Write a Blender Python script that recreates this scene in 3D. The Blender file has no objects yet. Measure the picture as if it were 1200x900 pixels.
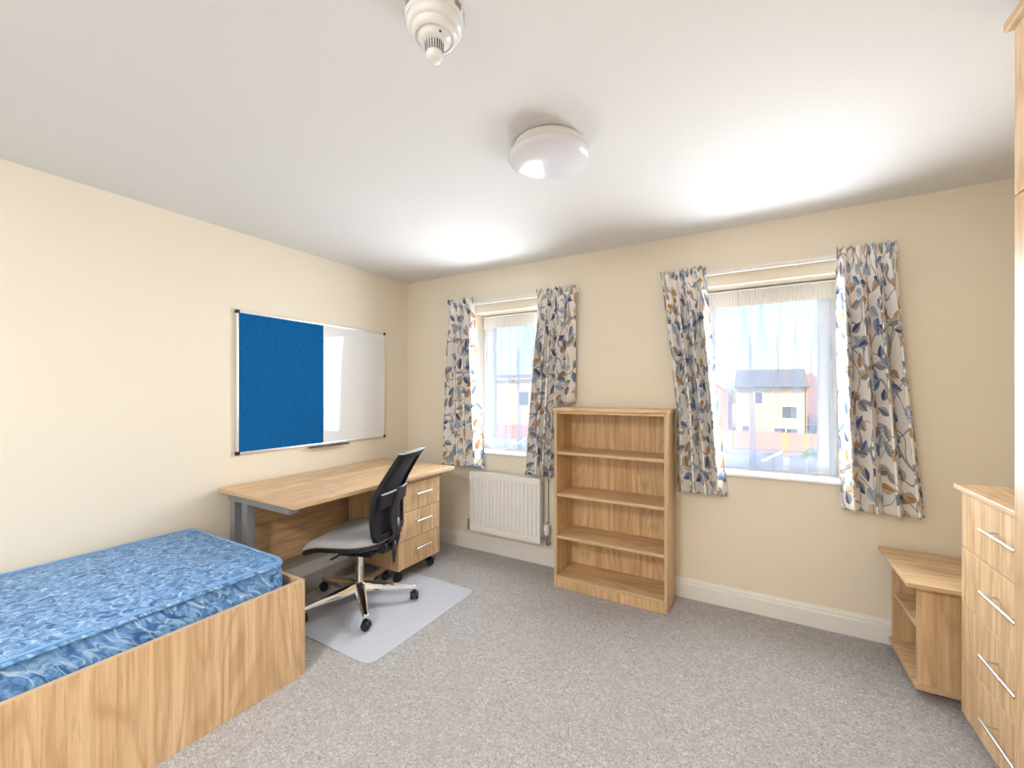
import bpy, bmesh, math, random
from mathutils import Vector, Matrix, noise

# ------------------------------------------------------------------ camera, world, lights, exposure
scn = bpy.context.scene
COL = scn.collection
PI = math.pi
H = 2.40          # ceiling height
W = 4.10          # right wall
FRONT = -4.50     # wall behind the camera

cam_d = bpy.data.cameras.new('camera')
cam = bpy.data.objects.new('camera', cam_d)
COL.objects.link(cam)
cam.location = (2.9083, -2.9932, 1.3623)
cam.rotation_euler = (PI/2, 0, 0.52699)
cam_d.sensor_width = 36.0
cam_d.lens = 36.0*492.1/1200.0
cam_d.shift_y = 9.0/1200.0
cam_d.clip_start = 0.02
cam_d.clip_end = 500
scn.camera = cam

scn.view_settings.view_transform = 'Standard'
scn.view_settings.look = 'None'
scn.view_settings.exposure = 0.30
scn.view_settings.gamma = 1.0
scn.view_settings.use_curve_mapping = False

world = bpy.data.worlds.new('world')
scn.world = world
world.use_nodes = True
wn = world.node_tree
bg = wn.nodes['Background']
sky = wn.nodes.new('ShaderNodeTexSky')
sky.sky_type = 'NISHITA'
sky.sun_disc = False
sky.sun_elevation = math.radians(38)
sky.sun_rotation = math.radians(200)
sky.air_density = 1.0
sky.dust_density = 1.5
wn.links.new(sky.outputs[0], bg.inputs[0])
bg.inputs[1].default_value = 0.30

sun_d = bpy.data.lights.new('sun', 'SUN')
sun_d.energy = 6.8
sun_d.color = (1.0, 0.95, 0.86)
sun_d.angle = math.radians(0.6)
sun = bpy.data.objects.new('sun', sun_d)
COL.objects.link(sun)
sun.rotation_euler = (math.radians(50), 0, math.radians(-25))

WINS = [(0.78, 1.54), (2.57, 3.33)]
WZ0, WZ1 = 0.855, 2.04
for i, (wx0, wx1) in enumerate(WINS):          # daylight coming in through each window opening
    ld = bpy.data.lights.new('window_daylight', 'AREA')
    ld.shape = 'RECTANGLE'
    ld.size = wx1-wx0-0.06
    ld.size_y = WZ1-WZ0-0.14
    ld.energy = 27.5
    ld.spread = math.radians(162)
    ld.color = (0.90, 0.95, 1.0)
    lo = bpy.data.objects.new('window_daylight', ld)
    COL.objects.link(lo)
    lo.location = ((wx0+wx1)/2, 0.085, (WZ0+WZ1)/2)
    lo.rotation_euler = (-PI/2+math.radians(3), 0, 0)      # sky light falls inwards and down


# ------------------------------------------------------------------ helpers
def tag(o, label=None, cat=None, group=None, kind=None):
    if label: o['label'] = label
    if cat: o['category'] = cat
    if group: o['group'] = group
    if kind: o['kind'] = kind
    return o

def thing(name, loc=(0, 0, 0), rz=0.0, label=None, cat=None, group=None, kind=None):
    o = bpy.data.objects.new(name, None)
    o.empty_display_size = 0.1
    COL.objects.link(o)
    o.location = loc
    o.rotation_euler = (0, 0, rz)
    return tag(o, label, cat, group, kind)

def obj(name, bm, mat, parent=None, bevel=0.0, smooth=False, seg=2, loc=None, rot=None, autosmooth=None):
    me = bpy.data.meshes.new(name)
    bmesh.ops.recalc_face_normals(bm, faces=bm.faces[:])
    bm.to_mesh(me)
    bm.free()
    if mat is not None:
        me.materials.append(mat)
    o = bpy.data.objects.new(name, me)
    COL.objects.link(o)
    if parent: o.parent = parent
    if loc: o.location = loc
    if rot: o.rotation_euler = rot
    if smooth:
        me.polygons.foreach_set('use_smooth', [True]*len(me.polygons))
        if autosmooth:
            me.set_sharp_from_angle(angle=math.radians(autosmooth))
    if bevel:
        m = o.modifiers.new('bevel', 'BEVEL')
        m.width = bevel
        m.segments = seg
        m.limit_method = 'ANGLE'
        m.angle_limit = math.radians(40)
    return o

def box(bm, x0, x1, y0, y1, z0, z1):
    v = [bm.verts.new(p) for p in ((x0,y0,z0),(x1,y0,z0),(x1,y1,z0),(x0,y1,z0),(x0,y0,z1),(x1,y0,z1),(x1,y1,z1),(x0,y1,z1))]
    for f in ((0,3,2,1),(4,5,6,7),(0,1,5,4),(1,2,6,5),(2,3,7,6),(3,0,4,7)):
        bm.faces.new([v[i] for i in f])
    return v

def nbox(*a):
    bm = bmesh.new()
    box(bm, *a)
    return bm

def part(name, dims, mat, parent=None, bevel=0.0015, **k):
    o = obj(name, nbox(*dims), mat, parent, bevel=bevel, **k)
    ex = (dims[1]-dims[0], dims[3]-dims[2], dims[5]-dims[4])
    if mat is not None and mat.name.startswith('oak_laminate') and min(ex) < 0.035:
        ax = ex.index(min(ex))                       # thin board: plain edge banding round its rim
        o.data.materials.append(OAKEDGE)
        for p in o.data.polygons:
            if abs(p.normal[ax]) < 0.5: p.material_index = 1
    return o

def tube(bm, pts, r, n=10, caps=True, radii=None, flat=None):
    pts = [Vector(p) for p in pts]
    rings = []
    up = Vector((0, 0, 1))
    prev = None
    for i, p in enumerate(pts):
        a = pts[max(i-1, 0)]
        b = pts[min(i+1, len(pts)-1)]
        t = (b-a).normalized()
        if prev is None:
            u = up if abs(t.dot(up)) < 0.9 else Vector((1, 0, 0))
            s = t.cross(u).normalized()
        else:
            s = (prev - t*prev.dot(t)).normalized()
        prev = s
        q = t.cross(s)
        rr = radii[i] if radii else r
        fl = flat if flat else 1.0
        rings.append([bm.verts.new(p + s*math.cos(2*PI*k/n)*rr + q*math.sin(2*PI*k/n)*rr*fl) for k in range(n)])
    for A, B in zip(rings, rings[1:]):
        for k in range(n):
            bm.faces.new([A[k], A[(k+1) % n], B[(k+1) % n], B[k]])
    if caps:
        bm.faces.new(rings[0][::-1])
        bm.faces.new(rings[-1])

def lathe(bm, prof, n=32, c=(0, 0, 0)):
    rings = []
    for r, z in prof:
        if r < 1e-6:
            rings.append([bm.verts.new((c[0], c[1], c[2]+z))])
        else:
            rings.append([bm.verts.new((c[0]+r*math.cos(2*PI*k/n), c[1]+r*math.sin(2*PI*k/n), c[2]+z)) for k in range(n)])
    for A, B in zip(rings, rings[1:]):
        for k in range(n):
            a0, a1 = A[k % len(A)], A[(k+1) % len(A)]
            b0, b1 = B[k % len(B)], B[(k+1) % len(B)]
            vs = []
            for v in (a0, a1, b1, b0):
                if v not in vs: vs.append(v)
            if len(vs) > 2:
                bm.faces.new(vs)

def prism(bm, pts, axis, a0, a1):
    """polygon pts (2D) extruded along axis 'x','y' or 'z'"""
    def P(u, v, w):
        return {'x': (w, u, v), 'y': (u, w, v), 'z': (u, v, w)}[axis]
    A = [bm.verts.new(P(u, v, a0)) for u, v in pts]
    B = [bm.verts.new(P(u, v, a1)) for u, v in pts]
    n = len(pts)
    for k in range(n):
        bm.faces.new([A[k], A[(k+1) % n], B[(k+1) % n], B[k]])
    bm.faces.new(A[::-1])
    bm.faces.new(B)

def grid(bm, nu, nv, fn, uvfn=None):
    V = [[bm.verts.new(fn(i/nu, j/nv)) for i in range(nu+1)] for j in range(nv+1)]
    uvl = bm.loops.layers.uv.new('UVMap') if uvfn else None
    for j in range(nv):
        for i in range(nu):
            f = bm.faces.new([V[j][i], V[j][i+1], V[j+1][i+1], V[j+1][i]])
            if uvl:
                for l, (a, b) in zip(f.loops, ((i, j), (i+1, j), (i+1, j+1), (i, j+1))):
                    l[uvl].uv = uvfn(a/nu, b/nv)
    return V

# ------------------------------------------------------------------ materials
MATS = {}
class NT:
    def __init__(self, name):
        self.m = bpy.data.materials.new(name)
        self.m.use_nodes = True
        self.t = self.m.node_tree
        self.b = self.t.nodes['Principled BSDF']
        self.out = self.t.nodes['Material Output']
        MATS[name] = self.m
    def n(self, kind, **k):
        nd = self.t.nodes.new(kind)
        for a, v in k.items():
            setattr(nd, a, v)
        return nd
    def l(self, a, b):
        self.t.links.new(a, b)
    def setin(self, sock, v):
        if isinstance(v, bpy.types.NodeSocket): self.l(v, sock)
        else: sock.default_value = v
    def math(self, op, a, b=None, clamp=False):
        nd = self.n('ShaderNodeMath', operation=op, use_clamp=clamp)
        self.setin(nd.inputs[0], a)
        if b is not None: self.setin(nd.inputs[1], b)
        return nd.outputs[0]
    def mix(self, fac, a, b, mode='MIX'):
        nd = self.n('ShaderNodeMix', data_type='RGBA', blend_type=mode)
        self.setin(nd.inputs[0], fac)
        for s, v in ((nd.inputs[6], a), (nd.inputs[7], b)):
            self.setin(s, v if isinstance(v, bpy.types.NodeSocket) else (v[0], v[1], v[2], 1))
        return nd.outputs[2]
    def noise(self, vec, scale, detail=2.0, rough=0.5, dist=0.0):
        nd = self.n('ShaderNodeTexNoise')
        if vec is not None: self.l(vec, nd.inputs['Vector'])
        nd.inputs['Scale'].default_value = scale
        nd.inputs['Detail'].default_value = detail
        nd.inputs['Roughness'].default_value = rough
        nd.inputs['Distortion'].default_value = dist
        return nd.outputs['Fac']
    def coord(self, which='Object'):
        return self.n('ShaderNodeTexCoord').outputs[which]
    def mapping(self, vec, scale=(1, 1, 1), loc=(0, 0, 0)):
        nd = self.n('ShaderNodeMapping')
        self.l(vec, nd.inputs['Vector'])
        nd.inputs['Scale'].default_value = scale
        self.setin(nd.inputs['Location'], loc)
        return nd.outputs[0]
    def ramp(self, fac, stops, interp='LINEAR'):
        nd = self.n('ShaderNodeValToRGB')
        nd.color_ramp.interpolation = interp
        els = nd.color_ramp.elements
        while len(els) < len(stops): els.new(0.5)
        for e, (p, c) in zip(els, stops):
            e.position = p
            e.color = (c[0], c[1], c[2], 1)
        self.setin(nd.inputs[0], fac)
        return nd.outputs[0]
    def bump(self, h, strength=0.2, dist=0.01):
        nd = self.n('ShaderNodeBump')
        nd.inputs['Strength'].default_value = strength
        nd.inputs['Distance'].default_value = dist
        self.l(h, nd.inputs['Height'])
        self.l(nd.outputs[0], self.b.inputs['Normal'])
    def base(self, c): self.setin(self.b.inputs['Base Color'], c if isinstance(c, bpy.types.NodeSocket) else (c[0], c[1], c[2], 1))
    def rough(self, r): self.setin(self.b.inputs['Roughness'], r)

def srgb(r, g, b):
    f = lambda c: (c/255/12.92) if c/255 <= 0.04045 else ((c/255+0.055)/1.055)**2.4
    return (f(r), f(g), f(b))

def plain(name, c, rough=0.5, metal=0.0, spec=None, coat=0.0):
    t = NT(name)
    t.base(c); t.rough(rough)
    t.b.inputs['Metallic'].default_value = metal
    if spec is not None: t.b.inputs['Specular IOR Level'].default_value = spec
    if coat: t.b.inputs['Coat Weight'].default_value = coat
    return t.m

def m_wall(name, c):
    t = NT(name)
    co = t.coord()
    n1 = t.noise(co, 1.2, 3)
    t.base(t.mix(n1, tuple(x*0.975 for x in c), c))
    t.rough(0.75)
    t.b.inputs['Specular IOR Level'].default_value = 0.25
    t.bump(t.noise(co, 220, 3), 0.08, 0.002)
    return t.m

WALL = m_wall('cream_paint', (0.83, 0.765, 0.64))
CEIL = m_wall('white_ceiling_paint', (0.76, 0.755, 0.75))
TRIM = plain('white_gloss_paint', (0.84, 0.83, 0.80), 0.35)
UPVC = plain('white_upvc', (0.86, 0.88, 0.90), 0.3)
RADW = plain('white_radiator_enamel', (0.86, 0.86, 0.84), 0.3)
PLAST = plain('white_plastic', (0.80, 0.80, 0.80), 0.25)
DARK = plain('dark_slot', (0.02, 0.02, 0.02), 0.6)
BLACK = plain('black_plastic', (0.012, 0.012, 0.014), 0.42)
BLACKS = plain('black_soft_plastic', (0.008, 0.009, 0.014), 0.6, 0.0, 0.35)
CHROME = plain('polished_aluminium', (0.82, 0.82, 0.83), 0.12, 1.0)
STEEL = plain('brushed_steel', (0.60, 0.60, 0.60), 0.30, 1.0)
ALU = plain('satin_aluminium', (0.80, 0.80, 0.80), 0.35, 0.85)
GREYM = plain('grey_painted_steel', (0.26, 0.28, 0.30), 0.42, 0.25)
GREYGLINT = plain('grey_edge_highlight', (0.55, 0.60, 0.70), 0.3)  # pale grey painted in for highlights on the chair back
BRASS = plain('nickel_valve', (0.40, 0.38, 0.35), 0.3, 1.0)
WBOARD = plain('gloss_whiteboard', (0.82, 0.83, 0.85), 0.06, 0.0, 0.6)

def m_wood(name, axis, dark=1.07, figure=1.0):
    """light oak laminate, grain running along axis"""
    t = NT(name)
    co = t.coord()
    rnd = t.n('ShaderNodeObjectInfo').outputs['Random']
    off = t.n('ShaderNodeCombineXYZ')
    for k in range(3):
        t.l(t.math('MULTIPLY', rnd, (7.3, 11.7, 5.1)[k]), off.inputs[k])
    ad = t.n('ShaderNodeVectorMath', operation='ADD')
    t.l(co, ad.inputs[0]); t.l(off.outputs[0], ad.inputs[1])
    co = ad.outputs[0]
    i = 'xyz'.index(axis)
    def sc(cross, along):
        s = [cross]*3
        s[i] = along
        return tuple(s)
    band = t.noise(t.mapping(co, sc(7.5, 0.12)), 1.0, 2.0, 0.6)
    streak = t.noise(t.mapping(co, sc(60, 1.6)), 1.0, 4.0, 0.65)
    pores = t.noise(t.mapping(co, sc(230, 9)), 1.0, 2.0, 0.6)
    fig = t.noise(t.mapping(co, sc(5.0, 0.9)), 1.0, 1.5, 0.5, 0.3)
    rings = t.math('SINE', t.math('MULTIPLY', fig, 70.0))
    ringm = t.math('MULTIPLY', t.math('POWER', t.math('MULTIPLY', t.math('ADD', rings, 1.0), 0.5), 4.0), 0.42*figure)
    b1 = t.ramp(band, [(0.28, (0.60*dark, 0.405*dark, 0.225*dark)), (0.44, (0.72*dark, 0.515*dark, 0.305*dark)),
                       (0.52, (0.63*dark, 0.43*dark, 0.245*dark)), (0.60, (0.75*dark, 0.545*dark, 0.33*dark)), (0.72, (0.66*dark, 0.46*dark, 0.265*dark))])
    st = t.ramp(streak, [(0.33, (0.68, 0.60, 0.52)), (0.55, (1.0, 1.0, 1.0))])
    c = t.mix(0.75, b1, st, 'MULTIPLY')
    c = t.mix(ringm, c, (0.40*dark, 0.235*dark, 0.11*dark))
    po = t.math('MULTIPLY', t.math('LESS_THAN', pores, 0.37), 0.30)
    c = t.mix(po, c, (0.36*dark, 0.21*dark, 0.10*dark))
    t.base(c)
    t.rough(t.math('ADD', t.math('MULTIPLY', streak, 0.12), 0.34))
    t.b.inputs['Specular IOR Level'].default_value = 0.4
    t.bump(streak, 0.05, 0.002)
    return t.m

OAKX = m_wood('oak_laminate_grain_x', 'x')
OAKY = m_wood('oak_laminate_grain_y', 'y')
OAKZ = m_wood('oak_laminate_grain_z', 'z')
OAKEDGE = plain('oak_edge_band', (0.60, 0.425, 0.25), 0.4)

def m_carpet():
    t = NT('grey_carpet')
    co = t.coord()
    big = t.noise(co, 2.2, 4, 0.65, 0.6)
    mid = t.noise(co, 15, 4, 0.7, 1.5)
    fine = t.noise(co, 95, 4, 0.75, 1.6)
    vf = t.noise(co, 330, 2, 0.7, 0.6)
    c = t.ramp(fine, [(0.33, (0.19, 0.185, 0.185)), (0.44, (0.47, 0.455, 0.455)), (0.54, (0.66, 0.645, 0.65)), (0.68, (0.93, 0.92, 0.93))])
    c = t.mix(t.math('MULTIPLY', t.math('SUBTRACT', mid, 0.40, True), 1.4), c, (0.40, 0.38, 0.37))
    c = t.mix(t.math('MULTIPLY', t.math('SUBTRACT', big, 0.45, True), 1.0), c, (0.50, 0.465, 0.435))
    t.base(c)
    t.rough(0.95)
    t.b.inputs['Specular IOR Level'].default_value = 0.1
    h = t.math('ADD', t.math('MULTIPLY', fine, 0.8), t.math('ADD', t.math('MULTIPLY', mid, 0.5), t.math('MULTIPLY', vf, 0.3)))
    t.bump(h, 0.8, 0.015)
    return t.m
CARPET = m_carpet()

def m_mattress():
    t = NT('blue_swirl_ticking')
    co = t.coord()
    sx = t.n('ShaderNodeSeparateXYZ'); t.l(co, sx.inputs[0])
    cb = t.n('ShaderNodeCombineXYZ')
    t.l(t.math('ADD', sx.outputs[0], t.math('MULTIPLY', sx.outputs[2], 0.75)), cb.inputs[0])
    t.l(t.math('ADD', sx.outputs[1], t.math('MULTIPLY', sx.outputs[2], 0.75)), cb.inputs[1])
    w = t.n('ShaderNodeTexNoise')
    t.l(cb.outputs[0], w.inputs['Vector'])
    w.inputs['Scale'].default_value = 16
    w.inputs['Detail'].default_value = 2
    add = t.n('ShaderNodeVectorMath', operation='MULTIPLY_ADD')
    t.l(w.outputs['Color'], add.inputs[0])
    add.inputs[1].default_value = (0.045, 0.045, 0.0)
    t.l(cb.outputs[0], add.inputs[2])
    wc = add.outputs[0]
    n1 = t.noise(co, 26, 3, 0.6, 1.0)
    c = t.ramp(n1, [(0.32, srgb(72, 118, 176)), (0.5, srgb(106, 152, 204)), (0.68, srgb(140, 182, 224))])
    def strokes(c, scale, off, L, Wd, bend, col, k):
        v = t.mapping(wc, (scale, scale, 1), off)
        vo = t.n('ShaderNodeTexVoronoi', voronoi_dimensions='2D', feature='F1')
        t.l(v, vo.inputs['Vector'])
        vo.inputs['Scale'].default_value = 1.0
        vo.inputs['Randomness'].default_value = 0.9
        d = t.n('ShaderNodeVectorMath', operation='SUBTRACT')
        t.l(v, d.inputs[0]); t.l(vo.outputs['Position'], d.inputs[1])
        sp = t.n('ShaderNodeSeparateColor'); t.l(vo.outputs['Color'], sp.inputs[0])
        ro = t.n('ShaderNodeVectorRotate', rotation_type='Z_AXIS')
        t.l(d.outputs[0], ro.inputs['Vector'])
        t.l(t.math('MULTIPLY', sp.outputs[0], 6.283), ro.inputs['Angle'])
        xy = t.n('ShaderNodeSeparateXYZ'); t.l(ro.outputs[0], xy.inputs[0])
        x, y = xy.outputs[0], xy.outputs[1]
        y = t.math('ADD', y, t.math('MULTIPLY', t.math('SUBTRACT', t.math('MULTIPLY', x, x), 0.08), bend))
        q = t.math('DIVIDE', x, L)
        e = t.math('SUBTRACT', t.math('MULTIPLY', t.math('SUBTRACT', 1.0, t.math('MULTIPLY', q, q)), Wd), t.math('ABSOLUTE', y))
        m = t.math('MULTIPLY', t.math('MULTIPLY', e, 14.0, True), t.math('MULTIPLY', t.math('ADD', sp.outputs[1], 0.35), k))
        return t.mix(m, c, col)
    D, M, Lt = srgb(44, 88, 144), srgb(66, 114, 172), srgb(178, 208, 238)
    c = strokes(c, 16, (0.2, 0.4, 0), 0.75, 0.16, 1.1, D, 0.75)
    c = strokes(c, 19, (3.3, 1.7, 0), 0.75, 0.13, 1.4, Lt, 0.75)
    c = strokes(c, 24, (7.1, 5.2, 0), 0.75, 0.12, 1.2, M, 0.8)
    c = strokes(c, 26, (2.6, 9.4, 0), 0.75, 0.09, 1.5, Lt, 0.8)
    c = strokes(c, 29, (5.9, 3.8, 0), 0.75, 0.08, 1.5, D, 0.85)
    t.base(c)
    t.rough(0.5)
    t.b.inputs['Specular IOR Level'].default_value = 0.35
    t.bump(t.math('ADD', t.noise(co, 14, 3), t.math('MULTIPLY', t.noise(co, 900, 1), 0.05)), 0.25, 0.02)
    return t.m
MATT = m_mattress()
PIPING = plain('blue_mattress_tape', srgb(120, 165, 212), 0.55)

def m_felt():
    t = NT('blue_felt')
    co = t.coord()
    n1 = t.noise(co, 130, 4, 0.75)
    t.base(t.ramp(n1, [(0.3, (0.003, 0.072, 0.225)), (0.55, (0.006, 0.115, 0.33)), (0.8, (0.015, 0.16, 0.42))]))
    t.rough(0.95)
    t.b.inputs['Specular IOR Level'].default_value = 0.1
    t.bump(n1, 0.3, 0.003)
    return t.m
FELT = m_felt()

def m_greyfabric():
    t = NT('grey_seat_fabric')
    co = t.coord()
    n1 = t.noise(co, 260, 3, 0.7)
    t.base(t.ramp(n1, [(0.3, (0.30, 0.305, 0.33)), (0.7, (0.50, 0.505, 0.53))]))
    t.rough(0.9)
    t.b.inputs['Sheen Weight'].default_value = 0.2
    t.bump(n1, 0.3, 0.002)
    return t.m
SEATF = m_greyfabric()

def m_meshback():
    t = NT('black_mesh_fabric')
    co = t.coord()
    v = t.n('ShaderNodeTexVoronoi', feature='F1')
    t.l(co, v.inputs['Vector'])
    v.inputs['Scale'].default_value = 330
    hole = t.math('LESS_THAN', v.outputs['Distance'], 0.27)
    t.base((0.011, 0.012, 0.018)); t.rough(0.75)
    t.setin(t.b.inputs['Alpha'], t.math('SUBTRACT', 1.0, t.math('MULTIPLY', hole, 0.55)))
    return t.m
MESHB = m_meshback()

def m_mat():
    t = NT('clear_vinyl_mat')
    co = t.coord()
    v = t.n('ShaderNodeTexVoronoi')
    t.l(co, v.inputs['Vector'])
    v.inputs['Scale'].default_value = 70
    v.inputs['Randomness'].default_value = 0.15
    t.base((0.76, 0.80, 0.89)); t.rough(0.28)
    t.b.inputs['Alpha'].default_value = 0.62
    t.bump(v.outputs['Distance'], 0.25, 0.003)
    return t.m
VINYL = m_mat()

def m_net():
    t = NT('sheer_net')
    tr = t.n('ShaderNodeBsdfTransparent')
    tl = t.n('ShaderNodeBsdfTranslucent')
    df = t.n('ShaderNodeBsdfDiffuse')
    tl.inputs[0].default_value = (0.62, 0.74, 0.95, 1)
    df.inputs[0].default_value = (0.66, 0.76, 0.94, 1)
    m1 = t.n('ShaderNodeMixShader'); m1.inputs[0].default_value = 0.5
    t.l(tl.outputs[0], m1.inputs[1]); t.l(df.outputs[0], m1.inputs[2])
    m2 = t.n('ShaderNodeMixShader'); m2.inputs[0].default_value = 0.27
    t.l(tr.outputs[0], m2.inputs[1]); t.l(m1.outputs[0], m2.inputs[2])
    t.l(m2.outputs[0], t.out.inputs['Surface'])
    return t.m
NET = m_net()
def m_nethead():
    t = NT('net_heading_tape')
    co = t.coord()
    s = t.noise(t.mapping(co, (300, 3, 14)), 1.0, 1.0)
    t.base(t.mix(s, (0.72, 0.70, 0.66), (0.90, 0.89, 0.86))); t.rough(0.9)
    t.b.inputs['Alpha'].default_value = 0.90
    return t.m
NETH = m_nethead()

def m_glass():
    t = NT('window_glass')
    tr = t.n('ShaderNodeBsdfTransparent')
    tr.inputs[0].default_value = (0.95, 0.97, 0.98, 1)
    gl = t.n('ShaderNodeBsdfGlossy'); gl.inputs['Roughness'].default_value = 0.02
    mx = t.n('ShaderNodeMixShader'); mx.inputs[0].default_value = 0.06
    t.l(tr.outputs[0], mx.inputs[1]); t.l(gl.outputs[0], mx.inputs[2])
    t.l(mx.outputs[0], t.out.inputs['Surface'])
    return t.m
GLASS = m_glass()

def m_curtain():
    t = NT('leaf_print_curtain')
    uv = t.coord('UV')
    cream = srgb(243, 239, 234)
    wv = t.noise(t.mapping(uv, (260, 260, 1)), 1.0, 2)
    c = t.mix(wv, tuple(x*0.93 for x in cream), cream)
    # curling stems
    for sc_, off, w_, col in ((4.2, 0.0, 0.010, srgb(140, 132, 126)), (5.2, 3.7, 0.008, srgb(120, 130, 150))):
        nz = t.noise(t.mapping(uv, (sc_, sc_*0.8, 1), (off, off*1.3, 0)), 1.0, 0.6)
        ln = t.math('LESS_THAN', t.math('ABSOLUTE', t.math('SUBTRACT', nz, 0.5)), w_)
        c = t.mix(t.math('MULTIPLY', ln, 0.8), c, col)
    NAVY, BLUE, PALE, TAUPE, OCHRE, SAND, SLATE = srgb(30, 52, 104), srgb(70, 108, 160), srgb(160, 178, 200), srgb(142, 136, 132), srgb(186, 134, 66), srgb(206, 180, 146), srgb(98, 112, 134)
    def layer(c, scale, off, L, Wd, stops):
        v = t.mapping(uv, (scale, scale, 1), off)
        vo = t.n('ShaderNodeTexVoronoi', voronoi_dimensions='2D', feature='F1')
        t.l(v, vo.inputs['Vector'])
        vo.inputs['Scale'].default_value = 1.0
        vo.inputs['Randomness'].default_value = 0.72
        d = t.n('ShaderNodeVectorMath', operation='SUBTRACT')
        t.l(v, d.inputs[0]); t.l(vo.outputs['Position'], d.inputs[1])
        sp = t.n('ShaderNodeSeparateColor')
        t.l(vo.outputs['Color'], sp.inputs[0])
        ro = t.n('ShaderNodeVectorRotate', rotation_type='Z_AXIS')
        t.l(d.outputs[0], ro.inputs['Vector'])
        t.l(t.math('MULTIPLY', sp.outputs[0], 6.283), ro.inputs['Angle'])
        xy = t.n('ShaderNodeSeparateXYZ')
        t.l(ro.outputs[0], xy.inputs[0])
        x, y = xy.outputs[0], xy.outputs[1]
        # bend the leaf a little, pointed lens outline fuller at one end
        y = t.math('ADD', y, t.math('MULTIPLY', t.math('MULTIPLY', x, x), 0.35))
        ll = t.math('MULTIPLY', t.math('ADD', t.math('MULTIPLY', sp.outputs[1], 0.45), 0.72), L)
        q = t.math('DIVIDE', x, ll)
        prof = t.math('SUBTRACT', 1.0, t.math('MULTIPLY', q, q))
        prof = t.math('MULTIPLY', prof, t.math('ADD', 1.0, t.math('MULTIPLY', q, 0.35)))
        ay = t.math('ABSOLUTE', y)
        e = t.math('SUBTRACT', t.math('MULTIPLY', prof, Wd), ay)
        m = t.math('MULTIPLY', e, 40.0, True)
        col = t.ramp(sp.outputs[2], stops, 'CONSTANT')
        half = t.math('MULTIPLY', t.math('GREATER_THAN', y, 0.0), 0.35)
        col = t.mix(half, col, (0.78, 0.76, 0.74))
        grain = t.noise(t.mapping(uv, (120, 40, 1)), 1.0, 2)
        col = t.mix(t.math('MULTIPLY', grain, 0.15), col, (0.8, 0.78, 0.75))
        rib = t.math('MULTIPLY', t.math('LESS_THAN', ay, 0.014), 0.8)
        col = t.mix(rib, col, srgb(60, 66, 90))
        edge = t.math('MULTIPLY', t.math('LESS_THAN', e, 0.022), 0.6)
        col = t.mix(edge, col, srgb(84, 84, 96))
        return t.mix(m, c, col)
    c = layer(c, 8.2, (0.3, 0.7, 0), 0.42, 0.22, [(0, PALE), (0.2, SAND), (0.38, TAUPE), (0.55, PALE), (0.7, BLUE), (0.85, OCHRE)])
    c = layer(c, 9.0, (5.1, 2.9, 0), 0.42, 0.22, [(0, NAVY), (0.16, SLATE), (0.34, BLUE), (0.5, TAUPE), (0.66, OCHRE), (0.80, PALE), (0.9, NAVY)])
    t.base(c)
    t.rough(0.85)
    t.b.inputs['Specular IOR Level'].default_value = 0.15
    t.b.inputs['Sheen Weight'].default_value = 0.1
    return t.m
CURT = m_curtain()

# ------------------------------------------------------------------ the room
T = 0.10
o = part('floor', (0, W, FRONT, 0, -0.10, 0), CARPET, bevel=0); tag(o, kind='structure')
o = part('ceiling', (-T, W+T, FRONT-T, 0.32, H, H+0.12), CEIL, bevel=0); tag(o, kind='structure')
o = part('wall_left', (-T, 0, FRONT-T, 0.32, -0.1, H), WALL, bevel=0); tag(o, kind='structure')
o = part('wall_right', (W, W+T, FRONT-T, 0.32, -0.1, H), WALL, bevel=0); tag(o, kind='structure')
o = part('wall_front', (0, W, FRONT-T, FRONT, -0.1, H), WALL, bevel=0); tag(o, kind='structure')

bm = bmesh.new()
WT = 0.30
xs = [0, WINS[0][0], WINS[0][1], WINS[1][0], WINS[1][1], W]
zs = [-0.1, WZ0-0.022, WZ1, H]
for i in range(5):
    for j in range(3):
        if j == 1 and i in (1, 3): continue
        for y in (0.0, WT):
            bm.faces.new([bm.verts.new(p) for p in ((xs[i], y, zs[j]), (xs[i+1], y, zs[j]), (xs[i+1], y, zs[j+1]), (xs[i], y, zs[j+1]))])
for a, b in WINS:
    z0, z1 = zs[1], zs[2]
    for q in (((a,0,z0),(a,WT,z0),(a,WT,z1),(a,0,z1)), ((b,0,z0),(b,0,z1),(b,WT,z1),(b,WT,z0)),
              ((a,0,z1),(a,WT,z1),(b,WT,z1),(b,0,z1)), ((a,0,z0),(b,0,z0),(b,WT,z0),(a,WT,z0))):
        bm.faces.new([bm.verts.new(p) for p in q])
bmesh.ops.remove_doubles(bm, verts=bm.verts[:], dist=1e-5)
o = obj('wall_back', bm, WALL); tag(o, kind='structure')

# skirting boards with a moulded top
SK = [(0, 0), (0.018, 0), (0.018, 0.088), (0.0165, 0.094), (0.0125, 0.098), (0.0135, 0.104), (0.012, 0.112), (0.007, 0.119), (0.0055, 0.1265), (0, 0.1265)]
def skirting(name, wall, a0, a1):
    bm = bmesh.new()
    if wall == 'back': prism(bm, [(-d, z) for d, z in SK], 'x', a0, a1)
    if wall == 'left': prism(bm, [(d, z) for d, z in SK], 'y', a0, a1)
    if wall == 'right': prism(bm, [(W-d, z) for d, z in SK], 'y', a0, a1)
    if wall == 'front': prism(bm, [(FRONT+d, z) for d, z in SK], 'x', a0, a1)
    tag(obj(name, bm, TRIM), kind='structure')
skirting('baseboard_back', 'back', 0.0, W)
skirting('baseboard_left', 'left', FRONT, 0.0)
skirting('baseboard_right', 'right', FRONT, 0.0)
skirting('baseboard_front', 'front', 0.0, W)

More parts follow.
